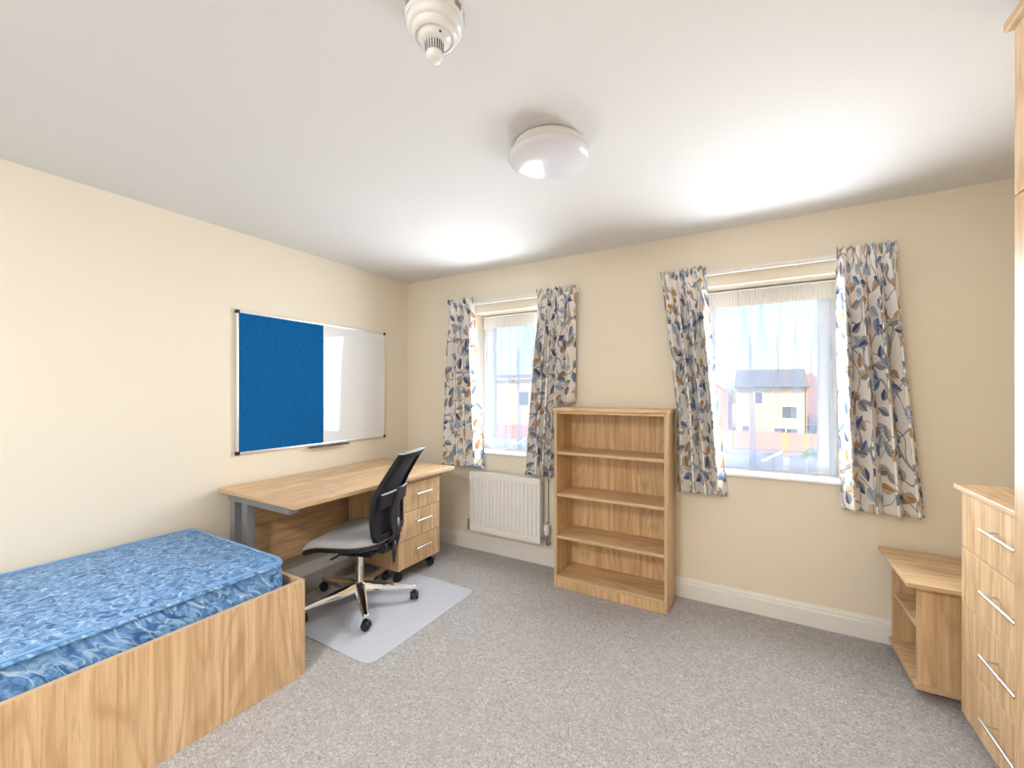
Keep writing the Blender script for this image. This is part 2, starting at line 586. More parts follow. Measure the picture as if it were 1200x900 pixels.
# windows: frame, casement, pane, handle, sill
for i, (a, b) in enumerate(WINS):
    wt = thing('window_%d' % (i+1), ((a+b)/2, 0, WZ0), kind='structure')
    hw = (b-a)/2
    hz = WZ1-WZ0
    y0, y1 = 0.17, 0.24
    bm = bmesh.new()
    fr = 0.045
    box(bm, -hw, -hw+fr, y0, y1, 0, hz); box(bm, hw-fr, hw, y0, y1, 0, hz)
    box(bm, -hw+fr, hw-fr, y0, y1, 0, fr); box(bm, -hw+fr, hw-fr, y0, y1, hz-fr, hz)
    obj('window_frame', bm, UPVC, wt, bevel=0.003)
    bm = bmesh.new()
    c0, c1 = fr-0.006, fr+0.05
    ya, yb = y0-0.016, y1-0.012
    box(bm, -hw+c0, -hw+c1, ya, yb, c0, hz-c0); box(bm, hw-c1, hw-c0, ya, yb, c0, hz-c0)
    box(bm, -hw+c1, hw-c1, ya, yb, c0, c1); box(bm, -hw+c1, hw-c1, ya, yb, hz-c1, hz-c0)
    cs = obj('casement', bm, UPVC, wt, bevel=0.004)
    bm = nbox(-hw+c1-0.008, hw-c1+0.008, 0.196, 0.204, c1-0.008, hz-c1+0.008)
    obj('pane', bm, GLASS, cs)
    bm = bmesh.new()
    box(bm, -0.015, 0.05, ya-0.012, ya, 0.058, 0.082)
    tube(bm, [(-0.005, ya-0.012, 0.07), (-0.005, ya-0.03, 0.07), (0.03, ya-0.034, 0.09), (0.10, ya-0.034, 0.135)], 0.008, 8)
    obj('window_handle', bm, UPVC, cs, bevel=0.002)
    bm = bmesh.new()
    prism(bm, [(0.20, -0.022), (-0.030, -0.022), (-0.036, -0.016), (-0.036, -0.006), (-0.030, 0.0), (0.20, 0.0)], 'x', -hw-0.035, hw+0.035)
    # the sill ears lap the wall face only in front of it
    for v in bm.verts:
        if v.co.y > 0: v.co.x = max(-hw, min(hw, v.co.x))
    obj('window_sill', bm, UPVC, wt, bevel=0.002)

# ------------------------------------------------------------------ bed and mattress
bed = thing('bed', (0.52, -2.76, 0), 0, 'single bed base of pale oak boards below the blue mattress', 'bed')
bx0, bx1, by0, by1, bz = -0.495, 0.50, -1.02, 1.02, 0.455
part('side_panel', (bx1-0.022, bx1, by0, by1, 0, bz), OAKZ, bed, 0.0015)
part('side_panel', (bx0, bx0+0.022, by0, by1, 0, bz), OAKZ, bed, 0.0015)
part('end_panel', (bx0+0.022, bx1-0.022, by1-0.022, by1, 0, bz), OAKZ, bed, 0.0015)
part('end_panel', (bx0+0.022, bx1-0.022, by0, by0+0.022, 0, bz), OAKZ, bed, 0.0015)
part('base_board', (bx0+0.022, bx1-0.022, by0+0.022, by1-0.022, 0.27, 0.295), OAKY, bed, 0)

def mattress():
    t = thing('mattress', (0.505, -2.79, 0.295), 0, 'blue swirl-patterned mattress lying in the pale oak bed base', 'mattress')
    hx, hy, h = 0.462, 0.985, 0.262
    r = 0.022
    bm = bmesh.new()
    nx, ny = 30, 62
    def topz(x, y):
        e = min(1.0, (hx-abs(x))/0.30, (hy-abs(y))/0.30)
        e = max(e, 0)
        return h + 0.014*(1-(1-e)**2) + 0.005*noise.noise(Vector((x*4, y*4, 1.3)))*min(1, e*3)
    # rounded corners in plan via superellipse-like squeeze
    def plan(u, v):
        x, y = (2*u-1)*hx, (2*v-1)*hy
        cr = 0.06
        dx, dy = abs(x)-(hx-cr), abs(y)-(hy-cr)
        if dx > 0 and dy > 0:
            m = max(dx, dy); d = math.hypot(dx, dy)
            k = m/d
            x = math.copysign(hx-cr+dx*k, x); y = math.copysign(hy-cr+dy*k, y)
        return x, y
    V = grid(bm, nx, ny, lambda u, v: (lambda p: (p[0], p[1], topz(*p)))(plan(u, v)))
    loop = [V[0][i] for i in range(nx+1)] + [V[j][nx] for j in range(1, ny+1)] + [V[ny][i] for i in range(nx-1, -1, -1)] + [V[j][0] for j in range(ny-1, 0, -1)]
    edge = [v.co.copy() for v in loop]
    prev = loop
    levels = [(0.006, 0.985), (0.010, 0.95), (0.0, 0.90), (0.006, 0.75), (0.012, 0.5), (0.008, 0.25), (0.0, 0.10), (0.008, 0.05), (0.0, 0.0)]
    n = len(loop)
    for bulge, f in levels:
        ring = []
        for k, c in enumerate(edge):
            d = Vector((c.x/hx**1, c.y/hy**1, 0))
            nx_ = math.copysign(1, c.x) if abs(c.x) > hx-0.061 else 0
            ny_ = math.copysign(1, c.y) if abs(c.y) > hy-0.061 else 0
            nn = Vector((nx_, ny_, 0))
            if nn.length: nn.normalize()
            wob = 0.005*noise.noise(Vector((c.x*6, c.y*6, f*5)))
            ring.append(bm.verts.new((c.x+nn.x*(bulge+wob), c.y+nn.y*(bulge+wob), h*f)))
        for k in range(n):
            bm.faces.new([prev[k], prev[(k+1) % n], ring[(k+1) % n], ring[k]])
        prev = ring
    bm.faces.new(prev)
    obj('cover', bm, MATT, t, smooth=True, autosmooth=50)
    pts = [c + Vector((0, 0, 0.0)) for c in edge]
    bm = bmesh.new()
    tube(bm, pts+[pts[0], pts[1]], 0.006, 6)
    obj('piping', bm, PIPING, t, smooth=True)
    bm = bmesh.new()
    pts2 = [Vector((c.x*1.004, c.y*1.002, 0.014)) for c in edge]
    tube(bm, pts2+[pts2[0], pts2[1]], 0.006, 6)
    obj('piping', bm, PIPING, t, smooth=True)
mattress()

# ------------------------------------------------------------------ notice board
def board():
    y0, y1, z0, z1 = -1.551, -0.296, 0.954, 1.890
    t = thing('notice_board', (0, (y0+y1)/2, z0), 0, 'half blue felt half glossy white board hung above the desk', 'notice board')
    hw, hh = (y1-y0)/2, z1-z0
    div = -0.913-(y0+y1)/2
    part('felt_panel', (0.002, 0.012, -hw+0.012, div, 0.012, hh-0.012), FELT, t, 0)
    part('whiteboard_panel', (0.002, 0.0125, div, hw-0.012, 0.012, hh-0.012), WBOARD, t, 0)
    part('divider_strip', (0.012, 0.015, div-0.006, div+0.006, 0.016, hh-0.016), TRIM, t, 0.0005)
    for d in ((0.001, 0.019, -hw+0.01, hw-0.01, 0, 0.016), (0.001, 0.019, -hw+0.01, hw-0.01, hh-0.016, hh),
              (0.001, 0.019, -hw, -hw+0.016, 0.01, hh-0.01), (0.001, 0.019, hw-0.016, hw, 0.01, hh-0.01)):
        part('frame_rail', d, ALU, t, 0.003)
    for sy in (-1, 1):
        for z in (-0.003, hh-0.021):
            yy = sorted((sy*(hw+0.003), sy*(hw-0.022)))
            c = part('corner_cap', (0.0005, 0.022, yy[0], yy[1], z, z+0.024), BLACK, t, 0.004)
    bm = bmesh.new()
    prism(bm, [(0.018, -0.012), (0.062, -0.012), (0.062, 0.0), (0.058, 0.0), (0.056, -0.007), (0.018, -0.007)], 'y', -1.055+0.9235, -0.72+0.9235)
    tr = obj('pen_tray', bm, BLACK, t, bevel=0.001)
board()

# ------------------------------------------------------------------ desk
def desk():
    t = thing('desk', (0.41, -0.985, 0), 0, 'pale oak topped desk on grey steel legs along the wall', 'desk')
    ox, oy = 0.41, -0.985
    def P(name, x0, x1, y0, y1, z0, z1, m, bev=0.0015):
        return part(name, (x0-ox, x1-ox, y0-oy, y1-oy, z0, z1), m, t, bev)
    tz = 0.765
    P('desktop', 0.02, 0.815, -1.662, -0.310, tz-0.026, tz, OAKY, 0.003)
    P('modesty_panel', 0.120, 0.138, -1.53, -0.42, 0.22, 0.738, OAKY)
    for y in (-1.605, -0.385):
        u = P('top_bar', 0.09, 0.715, y-0.03, y+0.03, 0.692, 0.738, GREYM, 0.004)
        P('leg', 0.10, 0.155, y-0.025, y+0.025, 0.035, 0.692, GREYM, 0.004)
        P('leg', 0.235, 0.29, y-0.025, y+0.025, 0.035, 0.692, GREYM, 0.004)
        P('foot', 0.09, 0.66, y-0.03, y+0.03, 0.0, 0.04, GREYM, 0.006)
desk()

def bar_handle(parent, a, b, out, r=0.005, off=0.032, along=None, name='handle', inset=0.22):
    """bar handle between points a and b (on the face), standing off along vector out"""
    a, b, out = Vector(a), Vector(b), Vector(out)
    bm = bmesh.new()
    tube(bm, [a+out*off, b+out*off], r, 10)
    for f in (inset, 1-inset):
        p = a.lerp(b, f)
        tube(bm, [p-out*0.001, p+out*off], r*0.8, 8)
    return obj(name, bm, STEEL, parent, smooth=True, autosmooth=40)

def castor(parent, x, y, z_top, r=0.024, rz=0.0):
    bm = bmesh.new()
    for s in (-1, 1):
        n = 16
        prof = [(0.0, s*0.004), (r*0.92, s*0.004), (r, s*0.008), (r, s*0.020), (r*0.85, s*0.026), (0.0, s*0.026)]
        rings = []
        for rr, yy in prof:
            if rr == 0: rings.append([bm.verts.new((0, yy, r))])
            else: rings.append([bm.verts.new((rr*math.cos(2*PI*k/n), yy, r+rr*math.sin(2*PI*k/n))) for k in range(n)])
        for A, B in zip(rings, rings[1:]):
            for k in range(n):
                vs = []
                for v in (A[k % len(A)], A[(k+1) % len(A)], B[(k+1) % len(B)], B[k % len(B)]):
                    if v not in vs: vs.append(v)
                if len(vs) > 2: bm.faces.new(vs)
    n = 12
    hood = [(r*1.12*math.cos(a), r+r*1.12*math.sin(a)) for a in [PI*k/n*1.0 for k in range(n+1)]]
    prism(bm, hood, 'y', -0.0035, 0.0035)
    tube(bm, [(0, 0, r*1.9), (0, 0, z_top+0.004)], 0.006, 8)
    box(bm, -r*0.7, r*0.5, -0.012, 0.012, r*1.75, r*2.15)
    return obj('castor', bm, BLACK, parent, smooth=True, autosmooth=40, loc=(x, y, 0), rot=(0, 0, rz))

# ------------------------------------------------------------------ drawer pedestal
def pedestal():
    x0, x1, y0, y1, z0, z1 = 0.235, 0.750, -0.862, -0.418, 0.098, 0.718
    t = thing('drawer_pedestal', ((x0+x1)/2, (y0+y1)/2, 0.0045), 0, 'oak three drawer pedestal on castors under the desk end', 'drawer unit')
    hx, hy = (x1-x0)/2, (y1-y0)/2
    bm = bmesh.new()
    box(bm, -hx, hx-0.019, -hy, -hy+0.018, z0, z1-0.018); box(bm, -hx, hx-0.019, hy-0.018, hy, z0, z1-0.018)
    box(bm, -hx, -hx+0.018, -hy+0.018, hy-0.018, z0, z1-0.018); box(bm, -hx+0.018, hx-0.019, -hy+0.018, hy-0.018, z0, z0+0.018)
    obj('carcass', bm, OAKZ, t, bevel=0.001)
    part('top_panel', (-hx, hx+0.003, -hy-0.003, hy+0.003, z1-0.018, z1), OAKY, t, 0.002)
    hh = (z1-0.022-z0)/3
    for k in range(3):
        a = z0+k*hh+0.002
        d = part('drawer', (hx-0.018, hx, -hy+0.001, hy-0.001, a, a+hh-0.004), OAKZ, t, 0.0015)
        zc = a+hh*0.58
        bar_handle(d, (hx, -0.065, zc), (hx, 0.095, zc), (1, 0, 0), 0.0055, 0.03, inset=0.10)
    for sx in (-1, 1):
        for sy in (-1, 1):
            castor(t, sx*(hx-0.055), sy*(hy-0.05), z0, 0.028, 0.5*sx+0.3*sy)
pedestal()

# ------------------------------------------------------------------ chair mat
def floor_mat():
    t = thing('chair_mat', (0.775, -1.095, 0), 0, 'translucent vinyl mat on the carpet below the office chair', 'mat')
    hx, hy, r = 0.475, 0.455, 0.06
    pts = []
    for cx, cy, a0 in ((hx-r, hy-r, 0), (-hx+r, hy-r, 90), (-hx+r, -hy+r, 180), (hx-r, -hy+r, 270)):
        for k in range(7):
            a = math.radians(a0+15*k)
            pts.append((cx+r*math.cos(a), cy+r*math.sin(a)))
    bm = bmesh.new()
    prism(bm, pts, 'z', 0.0005, 0.0045)
    obj('sheet', bm, VINYL, t, bevel=0.001)
floor_mat()

# ------------------------------------------------------------------ office chair (local +x is forward)
def chair():
    Z = 0.0045
    t = thing('office_chair', (0.700, -1.150, Z), math.radians(200), 'grey seated office chair with black mesh back and polished base', 'chair')
    # seat cushion
    bm = bmesh.new()
    def outline(u):
        a = 2*PI*u
        c, s = math.cos(a), math.sin(a)
        n = 3.2
        k = (abs(c)**n+abs(s)**n)**(-1/n)
        x, y = 0.245*k*c, 0.245*k*s
        y *= 1.0+0.06*(x/0.245)
        return x*1.05+0.04, y
    NU = 56
    def sag(x, y):     # waterfall front, slight dish
        f = max(0, (x-0.10)/0.17)
        return -0.055*f*f + 0.020*(abs(y)/0.24)**2*0.6 + 0.012*max(0, (-x-0.05)/0.17)
    rings = []
    cz = 0.415
    prof = [(1.0, 0.0), (1.02, 0.012), (1.015, 0.026), (0.975, 0.042), (0.90, 0.050), (0.72, 0.052), (0.45, 0.046), (0.2, 0.042)]
    for f, dz in prof:
        ring = []
        for k in range(NU):
            x, y = outline(k/NU)
            x2, y2 = 0.03+(x-0.03)*f, y*f
            ring.append(bm.verts.new((x2, y2, cz+dz+sag(x2, y2))))
        rings.append(ring)
    for A, B in zip(rings, rings[1:]):
        for k in range(NU): bm.faces.new([A[k], A[(k+1) % NU], B[(k+1) % NU], B[k]])
    cv = bm.verts.new((0.03, 0, cz+0.041+sag(0.03, 0)))
    for k in range(NU): bm.faces.new([rings[-1][k], rings[-1][(k+1) % NU], cv])
    bm.faces.new(rings[0][::-1])
    obj('seat_cushion', bm, SEATF, t, smooth=True)
    # black shell under the cushion
    bm = bmesh.new()
    rings = []
    for f, dz in [(1.025, 0.010), (1.03, 0.0), (1.0, -0.016), (0.92, -0.026), (0.6, -0.032), (0.2, -0.034)]:
        ring = []
        for k in range(NU):
            x, y = outline(k/NU)
            x2, y2 = 0.03+(x-0.03)*f, y*f
            ring.append(bm.verts.new((x2, y2, cz+dz+sag(x2, y2))))
        rings.append(ring)
    for A, B in zip(rings, rings[1:]):
        for k in range(NU): bm.faces.new([A[k], A[(k+1) % NU], B[(k+1) % NU], B[k]])
    bm.faces.new(rings[-1]); bm.faces.new(rings[0][::-1])
    obj('seat_shell', bm, BLACK, t, smooth=True)
    # mechanism under the seat, levers
    bm = bmesh.new()
    box(bm, -0.12, 0.10, -0.075, 0.075, 0.325, 0.388)
    box(bm, -0.20, -0.10, -0.035, 0.035, 0.345, 0.385)
    tube(bm, [(0.04, 0.05, 0.362), (0.04, 0.20, 0.366), (0.05, 0.235, 0.364)], 0.006, 8)
    tube(bm, [(-0.06, 0.05, 0.362), (-0.06, 0.17, 0.366)], 0.006, 8)
    obj('tilt_mechanism', bm, BLACK, t, bevel=0.006)
    bm = bmesh.new()
    tube(bm, [(-0.205, 0.02, 0.40), (-0.205, 0.09, 0.40)], 0.030, 18)
    tube(bm, [(-0.205, 0.085, 0.40), (-0.205, 0.105, 0.40)], 0.036, 18)
    obj('adjuster_knob', bm, BLACK, t, bevel=0.004, smooth=True, autosmooth=40)
    # backrest profile: local x and half width as functions of height
    prof = [(0.455, -0.222, 0.175), (0.50, -0.218, 0.196), (0.58, -0.214, 0.205), (0.66, -0.216, 0.203), (0.73, -0.228, 0.196),
            (0.80, -0.262, 0.186), (0.87, -0.305, 0.177), (0.94, -0.350, 0.168), (0.995, -0.388, 0.160)]
    def at(f):
        s = f*(len(prof)-1)
        i = min(int(s), len(prof)-2)
        a, b = prof[i], prof[i+1]
        k = s-i
        return tuple(a[j]*(1-k)+b[j]*k for j in range(3))
    def surf(u, f, off=0.0):      # u in -1..1 across; edges curve forward
        z, x, w = at(f)
        cv = 0.024*u*u
        return Vector((x+cv+off, u*w, z))
    # mesh panel
    bm = bmesh.new()
    grid(bm, 12, 28, lambda u, v: surf((2*u-1)*0.90, 0.03+0.94*v, 0.004))
    o = obj('mesh_panel', bm, MESHB, t, smooth=True)
    so = o.modifiers.new('solid', 'SOLIDIFY'); so.thickness = 0.004
    # frame: broad side rails joined by bottom and top rails
    bm = bmesh.new()
    for s in (-1, 1):
        rows = []
        for k in range(29):
            f = k/28
            wi = 0.74 + 0.05*abs(f-0.5)
            rows.append([bm.verts.new(surf(s*1.0, f, 0.012)), bm.verts.new(surf(s*1.0, f, -0.020)),
                         bm.verts.new(surf(s*wi, f, -0.022)), bm.verts.new(surf(s*wi, f, 0.006))])
        for A, B in zip(rows, rows[1:]):
            for k in range(4): bm.faces.new([A[k], A[(k+1) % 4], B[(k+1) % 4], B[k]])
        bm.faces.new(rows[0]); bm.faces.new(rows[-1][::-1])
    obj('back_frame', bm, BLACKS, t, bevel=0.003)
    def rail(name, f0, f1, thick, mat, u0=-1, u1=1, xo=0.0, dip=0.0):
        bm = bmesh.new()
        rows = []
        for k in range(17):
            u = u0+(u1-u0)*k/16
            d = Vector((0, 0, -dip*(1-u*u)))
            a, b = surf(u, f0, xo)+d, surf(u, f1, xo)+d
            th = Vector((thick, 0, 0))
            rows.append([bm.verts.new(a), bm.verts.new(b), bm.verts.new(b-th), bm.verts.new(a-th)])
        for A, B in zip(rows, rows[1:]):
            for k in range(4): bm.faces.new([A[k], A[(k+1) % 4], B[(k+1) % 4], B[k]])
        bm.faces.new(rows[0]); bm.faces.new(rows[-1][::-1])
        return obj(name, bm, mat, t, bevel=0.004)
    rail('bottom_rail', 0.0, 0.11, 0.030, BLACKS, xo=0.008)
    rail('top_rail', 0.90, 0.985, 0.032, BLACKS, xo=0.010)
    rail('edge_highlight', 0.975, 1.0, 0.036, GREYGLINT, u0=-1.02, u1=1.02, xo=0.012)  # pale strip paints the highlight along the top rail
    rail('lumbar_band', 0.36, 0.52, 0.016, BLACKS, u0=-0.90, u1=0.90, xo=-0.020)
    rail('edge_highlight', 0.515, 0.530, 0.020, GREYGLINT, u0=-0.88, u1=0.88, xo=-0.018)  # pale strip paints the light reflected on the lumbar band
    # rear spine, straight down to the tilt arm
    bm = bmesh.new()
    rows = []
    for k in range(15):
        f = 0.02+0.52*k/14
        z, x, w = at(f)
        ww = 0.050-0.020*k/14
        rows.append([bm.verts.new((x-0.028, -ww, z)), bm.verts.new((x-0.028, ww, z)), bm.verts.new((x-0.052, ww*0.8, z)), bm.verts.new((x-0.052, -ww*0.8, z))])
    for A, B in zip(rows, rows[1:]):
        for k in range(4): bm.faces.new([A[k], A[(k+1) % 4], B[(k+1) % 4], B[k]])
    bm.faces.new(rows[0]); bm.faces.new(rows[-1][::-1])
    obj('spine', bm, BLACK, t, bevel=0.004)
    bm = bmesh.new()
    tube(bm, [(-0.10, 0, 0.362), (-0.20, 0, 0.360), (-0.245, 0, 0.385), (-0.262, 0, 0.44), (-0.258, 0, 0.56)], 0.03, 12, radii=[0.030, 0.030, 0.030, 0.028, 0.024], flat=0.55)
    tube(bm, [(-0.25, 0.03, 0.43), (-0.262, 0.05, 0.36), (-0.262, 0.052, 0.30)], 0.013, 8, radii=[0.014, 0.013, 0.008])
    obj('back_arm', bm, BLACK, t, smooth=True)
    # gas column
    bm = bmesh.new()
    lathe(bm, [(0.0, 0.085), (0.030, 0.085), (0.030, 0.13), (0.026, 0.14), (0.026, 0.235), (0.0245, 0.24)], 24)
    lathe(bm, [(0.0245, 0.24), (0.0245, 0.335), (0.0, 0.335)], 24)
    obj('gas_column', bm, CHROME, t, smooth=True, autosmooth=40)
    # five-star base
    bm = bmesh.new()
    lathe(bm, [(0.0, 0.078), (0.046, 0.080), (0.050, 0.10), (0.046, 0.128), (0.034, 0.140), (0.030, 0.14)], 30)
    obj('base_hub', bm, CHROME, t, smooth=True, autosmooth=50)
    R = 0.345
    for k in range(5):
        a = math.radians(-34+72*k-200)
        bm = bmesh.new()
        rows = []
        for q in range(9):
            f = q/8
            d = 0.02+(R+0.012-0.02)*f
            w = 0.038*(1-f)+0.018*f
            zt = 0.142*(1-f)**1.0+0.092*f
            zb = 0.084*(1-f)+0.070*f
            rows.append([bm.verts.new((d, -w, zb)), bm.verts.new((d, -w*1.0, zb+(zt-zb)*0.55)), bm.verts.new((d, -w*0.45, zt)),
                         bm.verts.new((d, w*0.45, zt)), bm.verts.new((d, w, zb+(zt-zb)*0.55)), bm.verts.new((d, w, zb))])
        for A, B in zip(rows, rows[1:]):
            for i in range(6): bm.faces.new([A[i], A[(i+1) % 6], B[(i+1) % 6], B[i]])
        bm.faces.new(rows[0]); bm.faces.new(rows[-1][::-1])
        arm = obj('base_arm', bm, CHROME, t, bevel=0.004, rot=(0, 0, a), smooth=True, autosmooth=50)
        castor(t, R*math.cos(a), R*math.sin(a), 0.072, 0.0265, a+PI/2+0.5*((k*7) % 3-1))
chair()

# ------------------------------------------------------------------ radiator
def radiator():
    x0, x1, z0, z1 = 0.808, 1.470, 0.190, 0.688
    t = thing('radiator', ((x0+x1)/2, 0, 0), 0, 'white ribbed panel radiator fixed below the window', 'radiator')
    hw = (x1-x0)/2
    yf, yb = -0.098, -0.040
    # front panel with pressed channels
    bm = bmesh.new()
    nch = 17
    pitch = (2*hw-0.05)/nch
    cols = []
    for c in range(nch):
        a = -hw+0.025+c*pitch
        for f, d in ((0.0, 0.0), (0.20, 0.0), (0.32, 1.0), (0.68, 1.0), (0.80, 0.0)):
            cols.append((a+f*pitch, d))
    cols = [(-hw, 1), (-hw+0.018, 1)] + cols + [(hw-0.025, 0), (hw-0.018, 1), (hw, 1)]
    zr = [(z0, 1), (z0+0.032, 1), (z0+0.036, 0), (z0+0.042, 0), (z0+0.052, 1), (z1-0.062, 1), (z1-0.052, 0), (z1-0.046, 0), (z1-0.042, 1), (z1-0.004, 1)]
    V = [[bm.verts.new((x, yf+0.0125*(0.0 if j in (0, 1, 8, 9) else 0.45 if e == 0 else 1-d), z)) for x, d in cols] for j, (z, e) in enumerate(zr)]
    for A, B in zip(V, V[1:]):
        for i in range(len(cols)-1): bm.faces.new([A[i], A[i+1], B[i+1], B[i]])
    o = obj('front_panel', bm, RADW, t)
    so = o.modifiers.new('solid', 'SOLIDIFY'); so.thickness = 0.006; so.offset = -1
    part('back_panel', (-hw+0.01, hw-0.01, yb-0.008, yb, z0+0.01, z1-0.02), RADW, t, 0.002)
    for s in (-1, 1):
        xa, xb = sorted((s*(hw+0.001), s*(hw-0.002)))
        part('side_cover', (xa, xb, yf, yb, z0+0.002, z1-0.002), RADW, t, 0.001)
    bm = bmesh.new()
    box(bm, -hw, hw, yf+0.001, yf+0.010, z1-0.006, z1); box(bm, -hw, hw, yb-0.010, yb, z1-0.006, z1)
    for k in range(40):
        xa = -hw+0.012+k*(2*hw-0.024)/39
        box(bm, xa-0.004, xa+0.004, yf+0.010, yb-0.010, z1-0.005, z1-0.001)
    obj('top_grille', bm, RADW, t)
    part('wall_bracket', (-hw+0.10, -hw+0.13, yb, 0.0, z0+0.05, z1-0.06), RADW, t, 0)
    part('wall_bracket', (hw-0.13, hw-0.10, yb, 0.0, z0+0.05, z1-0.06), RADW, t, 0)
    bm = bmesh.new()
    tube(bm, [(hw+0.0005, -0.07, z1-0.045), (hw+0.006, -0.07, z1-0.045)], 0.009, 12)
    obj('bleed_plug', bm, BRASS, t)
    # thermostatic valve at one end, lockshield at the other
    bm = bmesh.new()
    tube(bm, [(hw-0.005, -0.07, z0+0.035), (hw+0.045, -0.07, z0+0.035)], 0.009, 10)
    tube(bm, [(hw+0.045, -0.07, z0+0.075), (hw+0.045, -0.07, z0+0.0)], 0.012, 12)
    tube(bm, [(hw+0.045, -0.07, z0+0.012), (hw+0.045, -0.066, z0-0.01), (hw+0.045, -0.045, z0-0.018), (hw+0.045, 0.0, z0-0.018)], 0.0085, 10)
    v = obj('valve_body', bm, BRASS, t, smooth=True, autosmooth=40)
    bm = bmesh.new()
    lathe(bm, [(0.0, 0.0), (0.017, 0.0), (0.019, 0.006), (0.021, 0.02), (0.0225, 0.065), (0.020, 0.078), (0.010, 0.083), (0, 0.083)], 20)
    obj('thermostat_head', bm, PLAST, v, smooth=True, autosmooth=35, loc=(hw+0.045, -0.07, z0+0.07))
    bm = bmesh.new()
    tube(bm, [(hw+0.032, -0.012, z0+0.14), (hw+0.032, -0.012, z1-0.01)], 0.004, 8)
    tube(bm, [(hw+0.032, -0.012, z1-0.03), (hw+0.032, 0.0, z1-0.03)], 0.006, 8)
    tube(bm, [(hw+0.045, -0.07, z0+0.145), (hw+0.040, -0.05, z0+0.155), (hw+0.032, -0.012, z0+0.15)], 0.004, 8)
    obj('thin_grey_tube', bm, GREYM, v)  # thin upright grey tube beside the radiator end
    bm = bmesh.new()
    tube(bm, [(-hw+0.005, -0.07, z0+0.035), (-hw-0.03, -0.07, z0+0.035)], 0.009, 10)
    tube(bm, [(-hw-0.03, -0.07, z0+0.085), (-hw-0.03, -0.07, z0+0.0)], 0.011, 12)
    tube(bm, [(-hw-0.03, -0.07, z0+0.01), (-hw-0.03, -0.066, z0-0.006), (-hw-0.03, -0.045, z0-0.012), (-hw-0.03, 0.0, z0-0.012)], 0.0085, 10)
    obj('lockshield_valve', bm, BRASS, t, smooth=True, autosmooth=40)
radiator()

# ------------------------------------------------------------------ bookcase
def bookcase():
    x0, x1, yf, yb, zt = 1.688, 2.441, -0.312, -0.020, 1.250
    t = thing('bookcase', ((x0+x1)/2, yb, 0), 0, 'empty oak bookcase with four open shelves standing between the windows', 'bookcase')
    hw, d = (x1-x0)/2, yf-yb
    th = 0.020
    part('side_panel', (-hw, -hw+th, d, 0, 0, zt-0.022), OAKZ, t, 0.003)
    part('side_panel', (hw-th, hw, d, 0, 0, zt-0.022), OAKZ, t, 0.003)
    part('back_panel', (-hw+th, hw-th, -0.010, -0.002, 0.02, zt-0.03), OAKZ, t, 0)
    bm = bmesh.new()
    prism(bm, [(0.0, zt), (d-0.010, zt), (d-0.012, zt-0.004), (d-0.012, zt-0.018), (d-0.008, zt-0.022), (0.0, zt-0.022)], 'x', -hw-0.006, hw+0.006)
    obj('top_board', bm, OAKX, t, bevel=0.0015)
    part('top_rail', (-hw+th, hw-th, d+0.006, d+0.022, zt-0.040, zt-0.022), OAKX, t, 0.0015)
    for z in (0.947, 0.655, 0.363, 0.083):
        part('shelf', (-hw+th, hw-th, d+0.004, -0.010, z-0.020, z), OAKX, t, 0.002)
    part('plinth', (-hw+th, hw-th, d+0.008, d+0.024, 0.0, 0.063), OAKZ, t, 0.0015)
bookcase()

# ------------------------------------------------------------------ curtains, nets, rails
def smooth(a, b, x):
    k = max(0.0, min(1.0, (x-a)/(b-a)))
    return k*k*(3-2*k)

